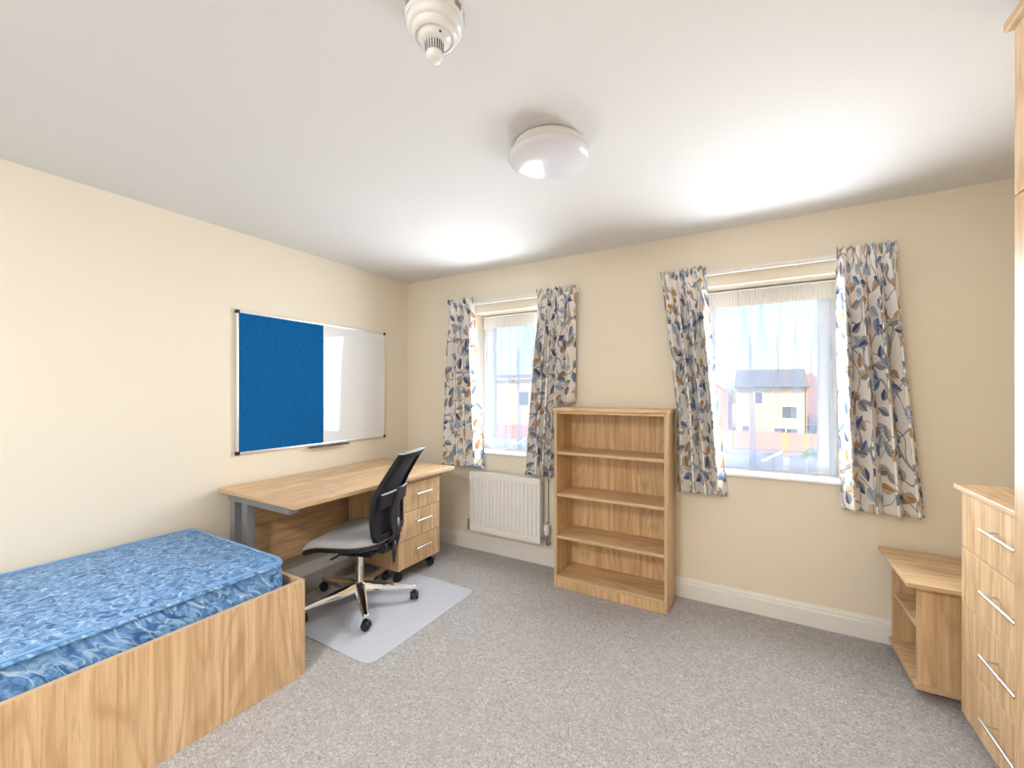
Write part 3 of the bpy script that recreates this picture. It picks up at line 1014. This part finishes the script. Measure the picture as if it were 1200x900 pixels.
def curtain(label, xt0, xt1, xb0, xb1, zt, zb, seed, folds, clampx=None):
    rnd = random.Random(seed)
    cx = (xt0+xt1)/2
    t = thing('curtain', (cx, 0, zb), 0, label, 'curtain', 'leaf print curtains at the two windows')
    ph = rnd.uniform(0, 6.28)
    wd = [rnd.uniform(0.7, 1.35) for _ in range(folds)]          # uneven fold widths
    tot = sum(wd)
    knots = [0.0]
    for w_ in wd: knots.append(knots[-1]+w_/tot)
    amp = [rnd.uniform(0.75, 1.2) for _ in range(folds+2)]
    hgt = zt-zb
    def foldpos(s):
        for i in range(folds):
            if s <= knots[i+1] or i == folds-1:
                return i+(s-knots[i])/(knots[i+1]-knots[i])
    def fn(s, v):
        tt = 1-v                       # 0 at top
        dn = tt*hgt
        z = zb+hgt*v
        k = foldpos(s)
        th = 2*PI*k
        i = min(int(k), folds-1)
        A = amp[i]+(amp[i+1]-amp[i])*(k-i)
        hd = smooth(0.080, 0.035, dn)            # heading ruffle above the tape
        low = smooth(0.06, 0.55, dn)
        drift = 0.35*math.sin(2.0*tt+ph+5*s)*tt
        fold = math.cos(th+drift)
        fold = -(abs(fold)**0.8)*math.copysign(1, fold)
        dep = (0.024+0.034*low)*A*fold
        dep *= 1-0.5*math.exp(-((dn-0.09)/0.02)**2)
        small = 0.004*math.sin(2*PI*folds*2.7*s+ph)*(1-low)
        dep = (dep+small)*(1-hd)+hd*(0.010*math.sin(2*PI*folds*2.0*s+ph)+0.006*math.sin(2*PI*folds*3.1*s+1.0))
        y = -0.086-dep
        flare = tt**1.1
        e0 = xt0+(xb0-xt0)*flare
        e1 = xt1+(xb1-xt1)*flare
        push = 0.0
        if clampx:
            side, val, zc = clampx
            if side == 'max': push = (e1-min(e1, val))*smooth(zc+0.022, zc+0.003, z)
            else: e0 = xt0+(val-xt0)*min(1.0, (zt-z)/(zt-zc))+(xb0-val)*max(0.0, (zc-z)/(zc-zb))
        edge = min(1.0, s*folds*2, (1-s)*folds*2)
        sx = s-(0.11+0.05*low)/folds*math.sin(2*th+2*drift)*(1-hd)*edge
        x = e0+(e1-e0)*sx-push*smooth(0.45, 1.0, sx)
        if push: x = min(x, 1.678)
        zz = z+hd*0.006*math.sin(2*PI*folds*2.0*s+1)-0.008*(1-fold)*smooth(0.9, 1.0, tt)
        return (x-cx, min(y, -0.022), zz-zb)
    # cloth length measured along the folds half way down, so the print is not squeezed
    N = folds*24
    pts = [Vector(fn(i/N, 0.4)) for i in range(N+1)]
    acc = [0.0]
    for p, q in zip(pts, pts[1:]): acc.append(acc[-1]+(Vector((q.x-p.x, q.y-p.y, 0))).length)
    bm = bmesh.new()
    grid(bm, N, 76, fn, lambda s, v: (acc[int(round(s*N))]*1.0+seed*0.37, v*hgt+seed*0.21))
    o = obj('cloth', bm, CURT, t, smooth=True)
    so = o.modifiers.new('solid', 'SOLIDIFY'); so.thickness = 0.0022; so.offset = 0
    hook = None
    for k in range(5):
        xx = xt0+(xt1-xt0)*(k+0.5)/5-cx
        if hook is None:
            bm = bmesh.new()
            tube(bm, [(0, -0.050, 2.108-zb), (0, -0.056, 2.088-zb), (0, -0.064, 2.075-zb)], 0.003, 6)
            hook = obj('curtain_hook', bm, PLAST, t, loc=(xx, 0, 0))
        else:
            c = hook.copy(); COL.objects.link(c); c.location.x = xx
curtain('leaf print curtain hanging beside the desk', 0.572, 0.832, 0.488, 0.930, 2.163, 0.728, 1, 4)
curtain('leaf print curtain tucked behind the bookcase, above the radiator valve', 1.438, 1.752, 1.318, 1.725, 2.150, 0.722, 2, 5, ('max', 1.676, 1.25))
curtain('leaf print curtain hanging along the open side of the bookcase', 2.358, 2.632, 2.458, 2.752, 2.155, 0.722, 3, 4, ('min', 2.453, 1.25))
curtain('leaf print curtain hanging nearest the tall chest of drawers', 3.288, 3.540, 3.318, 3.662, 2.152, 0.722, 4, 4)

for i, (a, b) in enumerate([(0.56, 1.765), (2.345, 3.555)]):
    t = thing('curtain_rail', ((a+b)/2, 0, 2.105), 0,
              'white curtain rail over the window above the radiator' if i == 0 else 'white curtain rail over the window beside the chest of drawers', 'curtain rail')
    hw = (b-a)/2
    bm = bmesh.new()
    prism(bm, [(-0.030, 0.0), (-0.048, 0.0), (-0.050, 0.004), (-0.046, 0.010), (-0.050, 0.018), (-0.050, 0.026), (-0.030, 0.026)], 'x', -hw, hw)
    obj('track', bm, TRIM, t, bevel=0.001)
    for k in range(4):
        xx = -hw+0.12+k*(2*hw-0.24)/3
        part('bracket', (xx-0.008, xx+0.008, -0.031, 0.0, 0.004, 0.022), TRIM, t, 0.001)

def net(i, a, b, seed):
    rnd = random.Random(seed)
    t = thing('net_curtain', ((a+b)/2, 0.135, 0.868), 0,
              'sheer white net curtain inside the window above the radiator' if i == 0 else 'sheer white net curtain inside the window beside the chest of drawers', 'net curtain', 'net curtains inside the windows')
    hw = (b-a)/2-0.012
    hgt = 1.162
    ks = [(rnd.randint(5, 9), rnd.uniform(0, 6.28), rnd.uniform(0.5, 1.0)) for _ in range(2)] + [(rnd.randint(12, 17), rnd.uniform(0, 6.28), rnd.uniform(0.5, 1.0)) for _ in range(3)] + [(rnd.randint(24, 34), rnd.uniform(0, 6.28), rnd.uniform(0.3, 0.7))]
    hz = 0.905*hgt
    def fn(s, v):
        tt = 1-v
        w = 0.0; y = 0.0
        for n, p, am in ks:
            ph = 2*PI*n*s+p+tt*math.sin(p*3)*0.8
            fade = 1.0 if n < 20 else math.exp(-tt*2.2)
            w += am*math.sin(ph)/n*fade
            y += am*math.cos(ph)*fade
        env = math.sin(PI*min(1, max(0, s)))**0.5
        spread = 0.35+0.65*smooth(0, 0.3, tt)
        x = (2*s-1)*hw + 0.50*w*spread*2*hw*env
        return (max(-hw, min(hw, x)), 0.0045*y*spread, hz*v)
    bm = bmesh.new()
    grid(bm, 420, 24, fn)
    obj('sheer_panel', bm, NET, t, smooth=True)
    bm = bmesh.new()
    grid(bm, 200, 3, lambda s, v: ((2*s-1)*hw, 0.004*math.sin(2*PI*46*s), hz+(hgt-hz)*v))
    o = obj('heading_tape', bm, NETH, t, smooth=True)
    bm = bmesh.new()
    tube(bm, [(-hw-0.010, 0, hgt-0.005), (hw+0.010, 0, hgt-0.005)], 0.005, 8)
    obj('net_rod', bm, TRIM, t)
net(0, WINS[0][0], WINS[0][1], 5)
net(1, WINS[1][0], WINS[1][1], 11)

# ------------------------------------------------------------------ ceiling fittings
SLOTG = plain('slot_grey', (0.25, 0.24, 0.22), 0.6)
def detector():
    t = thing('smoke_detector', (2.150, -2.110, H), 0, 'white round smoke detector fixed on the ceiling', 'smoke detector')
    n = 40
    bm = bmesh.new()
    lathe(bm, [(0, 0), (0.078, 0), (0.080, -0.006), (0.080, -0.030), (0.076, -0.036), (0.0, -0.036)], n)
    base = obj('base', bm, PLAST, t, smooth=True, autosmooth=40)
    for k in range(10):
        a = 2*PI*k/10
        m = Matrix.Rotation(a, 4, 'Z')
        bm = bmesh.new()
        vs = box(bm, 0.072, 0.0808, -0.012, 0.012, -0.026, -0.010)
        for v in vs: v.co = m @ v.co
        obj('vent_slot', bm, SLOTG, base)
    bm = bmesh.new()
    lathe(bm, [(0, -0.034), (0.074, -0.034), (0.0755, -0.040), (0.0745, -0.052), (0.068, -0.058), (0.064, -0.059), (0.063, -0.070), (0.058, -0.076),
               (0.052, -0.078), (0.050, -0.074), (0.047, -0.074), (0.044, -0.079), (0.038, -0.085), (0.030, -0.089), (0.026, -0.090), (0, -0.090)], n)
    obj('body', bm, PLAST, t, smooth=True, autosmooth=50)
    bm = bmesh.new()
    lathe(bm, [(0, -0.088), (0.0260, -0.088), (0.0225, -0.118), (0.0235, -0.119), (0.0235, -0.127), (0.019, -0.134), (0.010, -0.138), (0, -0.138)], 28)
    tip = obj('sensor_tip', bm, PLAST, t, smooth=True, autosmooth=40)
    bm = bmesh.new()
    for k in range(22):
        m = Matrix.Rotation(2*PI*k/22, 4, 'Z')
        vs = box(bm, 0.0215, 0.0232, -0.0015, 0.0015, -0.1165, -0.0925)
        for v in vs:
            if v.co.z > -0.1: v.co.x += 0.0029
            v.co = m @ v.co
    obj('grille_slot', bm, DARK, tip)
    bm = bmesh.new()
    lathe(bm, [(0, 0.002), (0.003, 0.002), (0.003, -0.001), (0, -0.001)], 12, (0.035, -0.018, -0.084))
    obj('indicator', bm, DARK, t)
detector()

def ceiling_light():
    t = thing('ceiling_light', (2.150, -1.378, H), 0, 'white shallow dome ceiling light fixed on the ceiling', 'ceiling light')
    bm = bmesh.new()
    lathe(bm, [(0, 0), (0.125, 0), (0.150, -0.004), (0.152, -0.042), (0.0, -0.042)], 48)
    obj('base', bm, TRIM, t, smooth=True, autosmooth=40)
    bm = bmesh.new()
    pr = [(0, -0.040), (0.163, -0.040), (0.171, -0.043), (0.173, -0.048), (0.170, -0.054)]
    for k in range(1, 13):
        a = PI/2*k/12
        pr.append((0.1695*math.cos(a), -0.054-0.040*math.sin(a)))
    pr[-1] = (0, pr[-1][1])
    lathe(bm, pr, 56)
    obj('diffuser', bm, plain('opal_diffuser', (0.74, 0.75, 0.80), 0.16, 0.0, 0.5), t, smooth=True, autosmooth=60)
ceiling_light()
def added_fill_light():  # added fill lamp behind the camera, brightens the whole room
    t = thing('ceiling_light', (2.05, -3.95, H), 0, 'added round fill light on the ceiling near the front wall, behind the bed end', 'ceiling light')
    bm = bmesh.new()
    lathe(bm, [(0, 0), (0.20, 0), (0.21, -0.004), (0.21, -0.042), (0.0, -0.042)], 48)
    obj('base', bm, TRIM, t, smooth=True, autosmooth=40)
    bm = bmesh.new()
    pr = [(0, -0.040), (0.24, -0.040), (0.25, -0.048)]
    for k in range(1, 9):
        a = PI/2*k/8
        pr.append((0.25*math.cos(a), -0.050-0.05*math.sin(a)))
    pr[-1] = (0, pr[-1][1])
    lathe(bm, pr, 40)
    n = NT('added_fill_glow')
    n.b.inputs['Emission Color'].default_value = (1.0, 0.97, 0.94, 1)
    n.b.inputs['Emission Strength'].default_value = 88.0
    obj('diffuser', bm, n.m, t, smooth=True, autosmooth=60)
added_fill_light()

# ------------------------------------------------------------------ right side furniture
def bedside():
    t = thing('bedside_cabinet', (3.81, -0.27, 0), 0, 'low oak cabinet with open shelves in the far corner', 'cabinet')
    ox, oy = 3.81, -0.27
    def P(name, x0, x1, y0, y1, z0, z1, m, bev=0.0015):
        return part(name, (x0-ox, x1-ox, y0-oy, y1-oy, z0, z1), m, t, bev)
    P('top_board', 3.478, 4.075, -0.535, -0.022, 0.507, 0.527, OAKX, 0.003)
    P('side_panel', 3.530, 4.05, -0.462, -0.444, 0.058, 0.507, OAKZ)
    P('side_panel', 3.530, 4.05, -0.066, -0.048, 0.058, 0.507, OAKZ)
    P('back_panel', 4.032, 4.05, -0.444, -0.066, 0.058, 0.507, OAKZ)
    P('base_board', 3.520, 4.05, -0.468, -0.040, 0.034, 0.058, OAKX, 0.003)
    P('shelf', 3.535, 4.032, -0.444, -0.066, 0.290, 0.308, OAKX)
    for x in (3.67, 3.99):
        for y in (-0.36, -0.12):
            bm = bmesh.new()
            lathe(bm, [(0, 0), (0.018, 0), (0.022, 0.006), (0.022, 0.036), (0, 0.036)], 16)
            obj('foot', bm, BLACK, t, loc=(x-ox, y-oy, 0))
bedside()

def chest():
    X, ya, yb = 3.625, -1.335, -0.612
    t = thing('chest_of_drawers', ((X+W)/2, (ya+yb)/2, 0), 0, 'oak four drawer chest standing between wardrobe and low cabinet', 'chest of drawers')
    ox, oy = (X+W)/2, (ya+yb)/2
    def P(name, x0, x1, y0, y1, z0, z1, m, bev=0.0015, parent=None):
        return part(name, (x0-ox, x1-ox, y0-oy, y1-oy, z0, z1), m, parent or t, bev)
    zt = 0.984
    xw = W-0.022
    P('top_board', X-0.012, xw, ya, yb+0.040, zt-0.020, zt, OAKY, 0.003)
    P('side_panel', X+0.020, xw, yb-0.018, yb, 0.072, zt-0.020, OAKZ)
    P('side_panel', X+0.020, xw, ya, ya+0.018, 0.072, zt-0.020, OAKZ)
    P('back_panel', xw-0.012, xw, ya+0.018, yb-0.018, 0.072, zt-0.020, OAKZ, 0)
    P('bottom_board', X+0.020, xw-0.012, ya+0.018, yb-0.018, 0.072, 0.090, OAKX, 0)
    P('plinth', X+0.050, xw-0.02, ya+0.02, yb-0.045, 0.0, 0.072, OAKY)
    seams = [0.072, 0.292, 0.518, 0.7425, zt-0.022]
    for a, b in zip(seams, seams[1:]):
        d = P('drawer', X, X+0.019, ya+0.002, yb, a+0.0015, b-0.0015, OAKZ, 0.002)
        zc = a+(b-a)*0.60
        bar_handle(d, (X-ox, -0.875-oy, zc), (X-ox, -1.115-oy, zc), (-1, 0, 0), 0.0050, 0.034, inset=0.13)
chest()

def wardrobe():
    X, ya, yb = 3.505, -2.36, -1.345
    t = thing('wardrobe', ((X+W)/2, (ya+yb)/2, 0), 0, 'tall oak wardrobe with top box doors beside the chest of drawers', 'wardrobe')
    ox, oy = (X+W)/2, (ya+yb)/2
    def P(name, x0, x1, y0, y1, z0, z1, m, bev=0.0015, parent=None):
        return part(name, (x0-ox, x1-ox, y0-oy, y1-oy, z0, z1), m, parent or t, bev)
    xw = W-0.022
    zs_, zt = 1.885, 2.335
    P('side_panel', X+0.020, xw, yb-0.018, yb, 0.0, zt, OAKZ)
    P('side_panel', X+0.020, xw, ya, ya+0.018, 0.0, zt, OAKZ)
    P('back_panel', xw-0.010, xw, ya+0.018, yb-0.018, 0.06, zt, OAKZ, 0)
    P('divider_board', X+0.022, xw-0.010, ya+0.018, yb-0.018, zs_-0.012, zs_+0.010, OAKY)
    P('plinth', X+0.045, X+0.063, ya+0.018, yb-0.018, 0.0, 0.075, OAKY)
    P('cornice', X-0.016, xw, ya-0.01, yb+0.012, zt, zt+0.026, OAKY, 0.003)
    ym = (ya+yb)/2
    for y0, y1, hy in ((ya+0.001, ym-0.0015, ym-0.05), (ym+0.0015, yb-0.001, ym+0.05)):
        d = P('door', X, X+0.019, y0, y1, 0.078, zs_-0.003, OAKZ, 0.002)
        bar_handle(d, (X-ox, hy-oy, 0.92), (X-ox, hy-oy, 1.12), (-1, 0, 0), 0.0055, 0.032)
        d = P('top_box_door', X, X+0.019, y0, y1, zs_+0.003, zt-0.002, OAKZ, 0.002)
        bar_handle(d, (X-ox, hy-oy, 1.93), (X-ox, hy-oy, 2.09), (-1, 0, 0), 0.0055, 0.032)
wardrobe()

# ------------------------------------------------------------------ outside, seen through the nets
GZ = -2.65
def m_brick(name, c1, c2, mortar):
    t = NT(name)
    co = t.coord()
    b = t.n('ShaderNodeTexBrick')
    mp = t.n('ShaderNodeMapping'); t.l(co, mp.inputs[0]); mp.inputs['Rotation'].default_value = (PI/2, 0, 0)
    t.l(mp.outputs[0], b.inputs['Vector'])
    b.inputs['Scale'].default_value = 3.2
    b.inputs['Color1'].default_value = (*c1, 1); b.inputs['Color2'].default_value = (*c2, 1); b.inputs['Mortar'].default_value = (*mortar, 1)
    b.inputs['Mortar Size'].default_value = 0.02
    n1 = t.noise(co, 1.4, 3)
    t.base(t.mix(t.math('MULTIPLY', n1, 0.4), b.outputs['Color'], c2))
    t.rough(0.9)
    return t.m
YBRICK = m_brick('buff_brick', (0.66, 0.52, 0.29), (0.60, 0.46, 0.24), (0.62, 0.54, 0.42))
RBRICK = m_brick('red_brick', (0.50, 0.17, 0.10), (0.42, 0.14, 0.09), (0.5, 0.38, 0.3))
SLATE_M = plain('grey_roof_tile', (0.17, 0.17, 0.185), 0.7)
OUTGLASS = plain('dark_far_glass', (0.06, 0.07, 0.09), 0.2)
def m_fence():
    t = NT('fence_timber')
    co = t.coord()
    s = t.noise(t.mapping(co, (9, 9, 0.6)), 1.0, 3)
    t.base(t.ramp(s, [(0.3, (0.48, 0.24, 0.09)), (0.7, (0.66, 0.36, 0.15))]))
    t.rough(0.85)
    return t.m
FENCE = m_fence()
def m_ground():
    t = NT('garden_ground')
    co = t.coord()
    n1 = t.noise(co, 0.35, 4, 0.6)
    n2 = t.noise(co, 6, 4, 0.7)
    c = t.ramp(n1, [(0.42, (0.44, 0.31, 0.19)), (0.56, (0.50, 0.37, 0.24)), (0.66, (0.34, 0.34, 0.17))])
    t.base(t.mix(t.math('MULTIPLY', n2, 0.4), c, (0.52, 0.40, 0.28)))
    t.rough(0.95)
    return t.m
o = part('ground', (-80, 80, 0.32, 160, GZ-0.3, GZ), m_ground(), bevel=0); tag(o, kind='structure')

def house(label, cx, cy, w, d, eaves, ridge, brick, wins, rz=0.0, cat='house', gable=False):
    t = thing('house', (cx, cy, GZ), rz, label, cat)
    e, r = eaves-GZ, ridge-GZ
    hw, hd = w/2, d/2
    bm = bmesh.new()
    box(bm, -hw, hw, -hd, hd, 0, e)
    obj('walls', bm, brick, t)
    bm = bmesh.new()
    if gable: prism(bm, [(-hw-0.15, e-0.12), (hw+0.15, e-0.12), (0, r)], 'y', -hd+0.02, hd+0.1)
    else: prism(bm, [(-hd-0.3, e-0.12), (hd+0.3, e-0.12), (0, r)], 'x', -hw-0.12, hw+0.12)
    obj('roof', bm, SLATE_M if not gable else brick, t)
    for x, z, ww, hh in wins:
        f = part('window', (x-ww/2-0.06, x+ww/2+0.06, -hd-0.03, -hd+0.05, z-0.06, z+hh+0.06), UPVC, t, 0)
        n = 2 if ww > 0.9 else 1
        for k in range(n):
            a = x-ww/2+k*ww/n
            part('pane', (a+0.03, a+ww/n-0.03, -hd-0.045, -hd-0.02, z, z+hh), OUTGLASS, f, 0)
    return t
h1 = house('buff brick house with grey tiled roof beyond the timber fence', 3.75, 34.5, 4.2, 6.5, 1.78, 3.05, YBRICK,
      [(-0.7, 3.2, 0.5, 0.75), (1.1, 2.2, 0.9, 0.8), (0.9, 0.5, 1.4, 1.0), (-1.5, 0.6, 0.5, 1.0)])
part('downpipe', (1.95, 2.03, -3.33, -3.25, 0, 4.35), OUTGLASS, h1, 0)
part('gutter', (-2.2, 2.2, -3.62, -3.50, 4.26, 4.36), OUTGLASS, h1, 0)
house('red brick gabled house partly hidden behind the buff house', 6.9, 44, 4.0, 7.0, 0.9, 3.0, RBRICK, [(-0.9, 2.1, 0.8, 0.8), (0.9, 2.1, 0.8, 0.8), (0.0, 0.3, 1.4, 0.9)], gable=True)
house('red brick gabled house at the far side of the buff house', -1.3, 43, 4.0, 7.0, 1.1, 2.6, RBRICK, [(-0.7, 2.2, 0.7, 0.8), (0.9, 2.2, 0.7, 0.8), (0.8, 0.4, 0.7, 0.9)], gable=True)
house('pale buff brick block seen through the net above the radiator', -15.2, 27, 9.5, 6.0, 2.35, 2.75, YBRICK,
      [(-3.4, 3.0, 0.9, 1.0), (-1.0, 3.0, 0.9, 1.0), (3.4, 3.0, 0.9, 1.0)])
bm = bmesh.new()
box(bm, -6.5, 6.5, -0.11, 0.11, 0, 2.05); box(bm, -6.5, 6.5, -0.14, 0.14, 2.05, 2.12)
w_ = obj('garden_wall', bm, RBRICK, loc=(-9.6, 17.9, GZ))
tag(w_, 'red brick garden wall before the pale buff block', 'wall')

def fence():
    t = thing('garden_fence', (2.0, 30.2, GZ), 0, 'long timber panel fence across the garden below the houses', 'fence')
    xa = -14.0
    bm = bmesh.new()
    for k in range(14):
        a = -0.9+k*1.8/14
        dy = 0.012*(k % 2)
        box(bm, a+0.002, a+1.8/14-0.002, -0.012-dy, 0.012-dy, 0.10, 1.30)
    box(bm, -0.9, 0.9, 0.012, 0.05, 0.30, 0.38); box(bm, -0.9, 0.9, 0.012, 0.05, 1.0, 1.08)
    p0 = obj('fence_panel', bm, FENCE, t, loc=(xa+0.95, 0, 0))
    q0 = part('fence_post', (-0.05, 0.05, -0.05, 0.05, 0, 1.38), FENCE, t, 0, loc=(xa, 0, 0))
    g0 = part('gravel_board', (-0.9, 0.9, -0.025, 0.0, 0, 0.10), SLATE_M, t, 0, loc=(xa+0.95, 0, 0))
    for k in range(1, 15):
        for src in (p0, q0, g0):
            c = src.copy(); COL.objects.link(c); c.parent = t
            c.location.x = src.location.x+k*1.9
fence()

def bush(label, x, y, r, seed):
    rnd = random.Random(seed)
    t = thing('garden_bush', (x, y, GZ), 0, label, 'bush')
    bm = bmesh.new()
    bmesh.ops.create_icosphere(bm, subdivisions=3, radius=1.0)
    for v in bm.verts:
        k = 1+0.35*noise.noise(v.co*2.3+Vector((seed, 0, 0)))+0.15*noise.noise(v.co*6)
        v.co = Vector((v.co.x*r*k, v.co.y*r*k, max(0, 0.45*r+v.co.z*r*0.6*k)))
    lt = MATS.get('bush_leaves')
    if not lt:
        n = NT('bush_leaves'); co = n.coord()
        n.base(n.ramp(n.noise(co, 7, 4, 0.7), [(0.35, (0.08, 0.13, 0.04)), (0.65, (0.24, 0.30, 0.11))])); n.rough(0.9); lt = n.m
    obj('foliage', bm, lt, t, smooth=False)
bush('low green bush in the garden near the fence end', 5.9, 26.3, 0.75, 3)
bush('small green bush in the middle of the garden', 3.6, 26.0, 0.4, 7)
bm = bmesh.new()
prism(bm, [(1.2, 21.5), (1.9, 21.5), (3.0, 29.9), (2.2, 29.9)], 'z', GZ, GZ+0.02)
tag(obj('garden_path', bm, plain('pale_paving', (0.42, 0.38, 0.34), 0.9)), 'pale paved garden path leading to the fence', 'path')
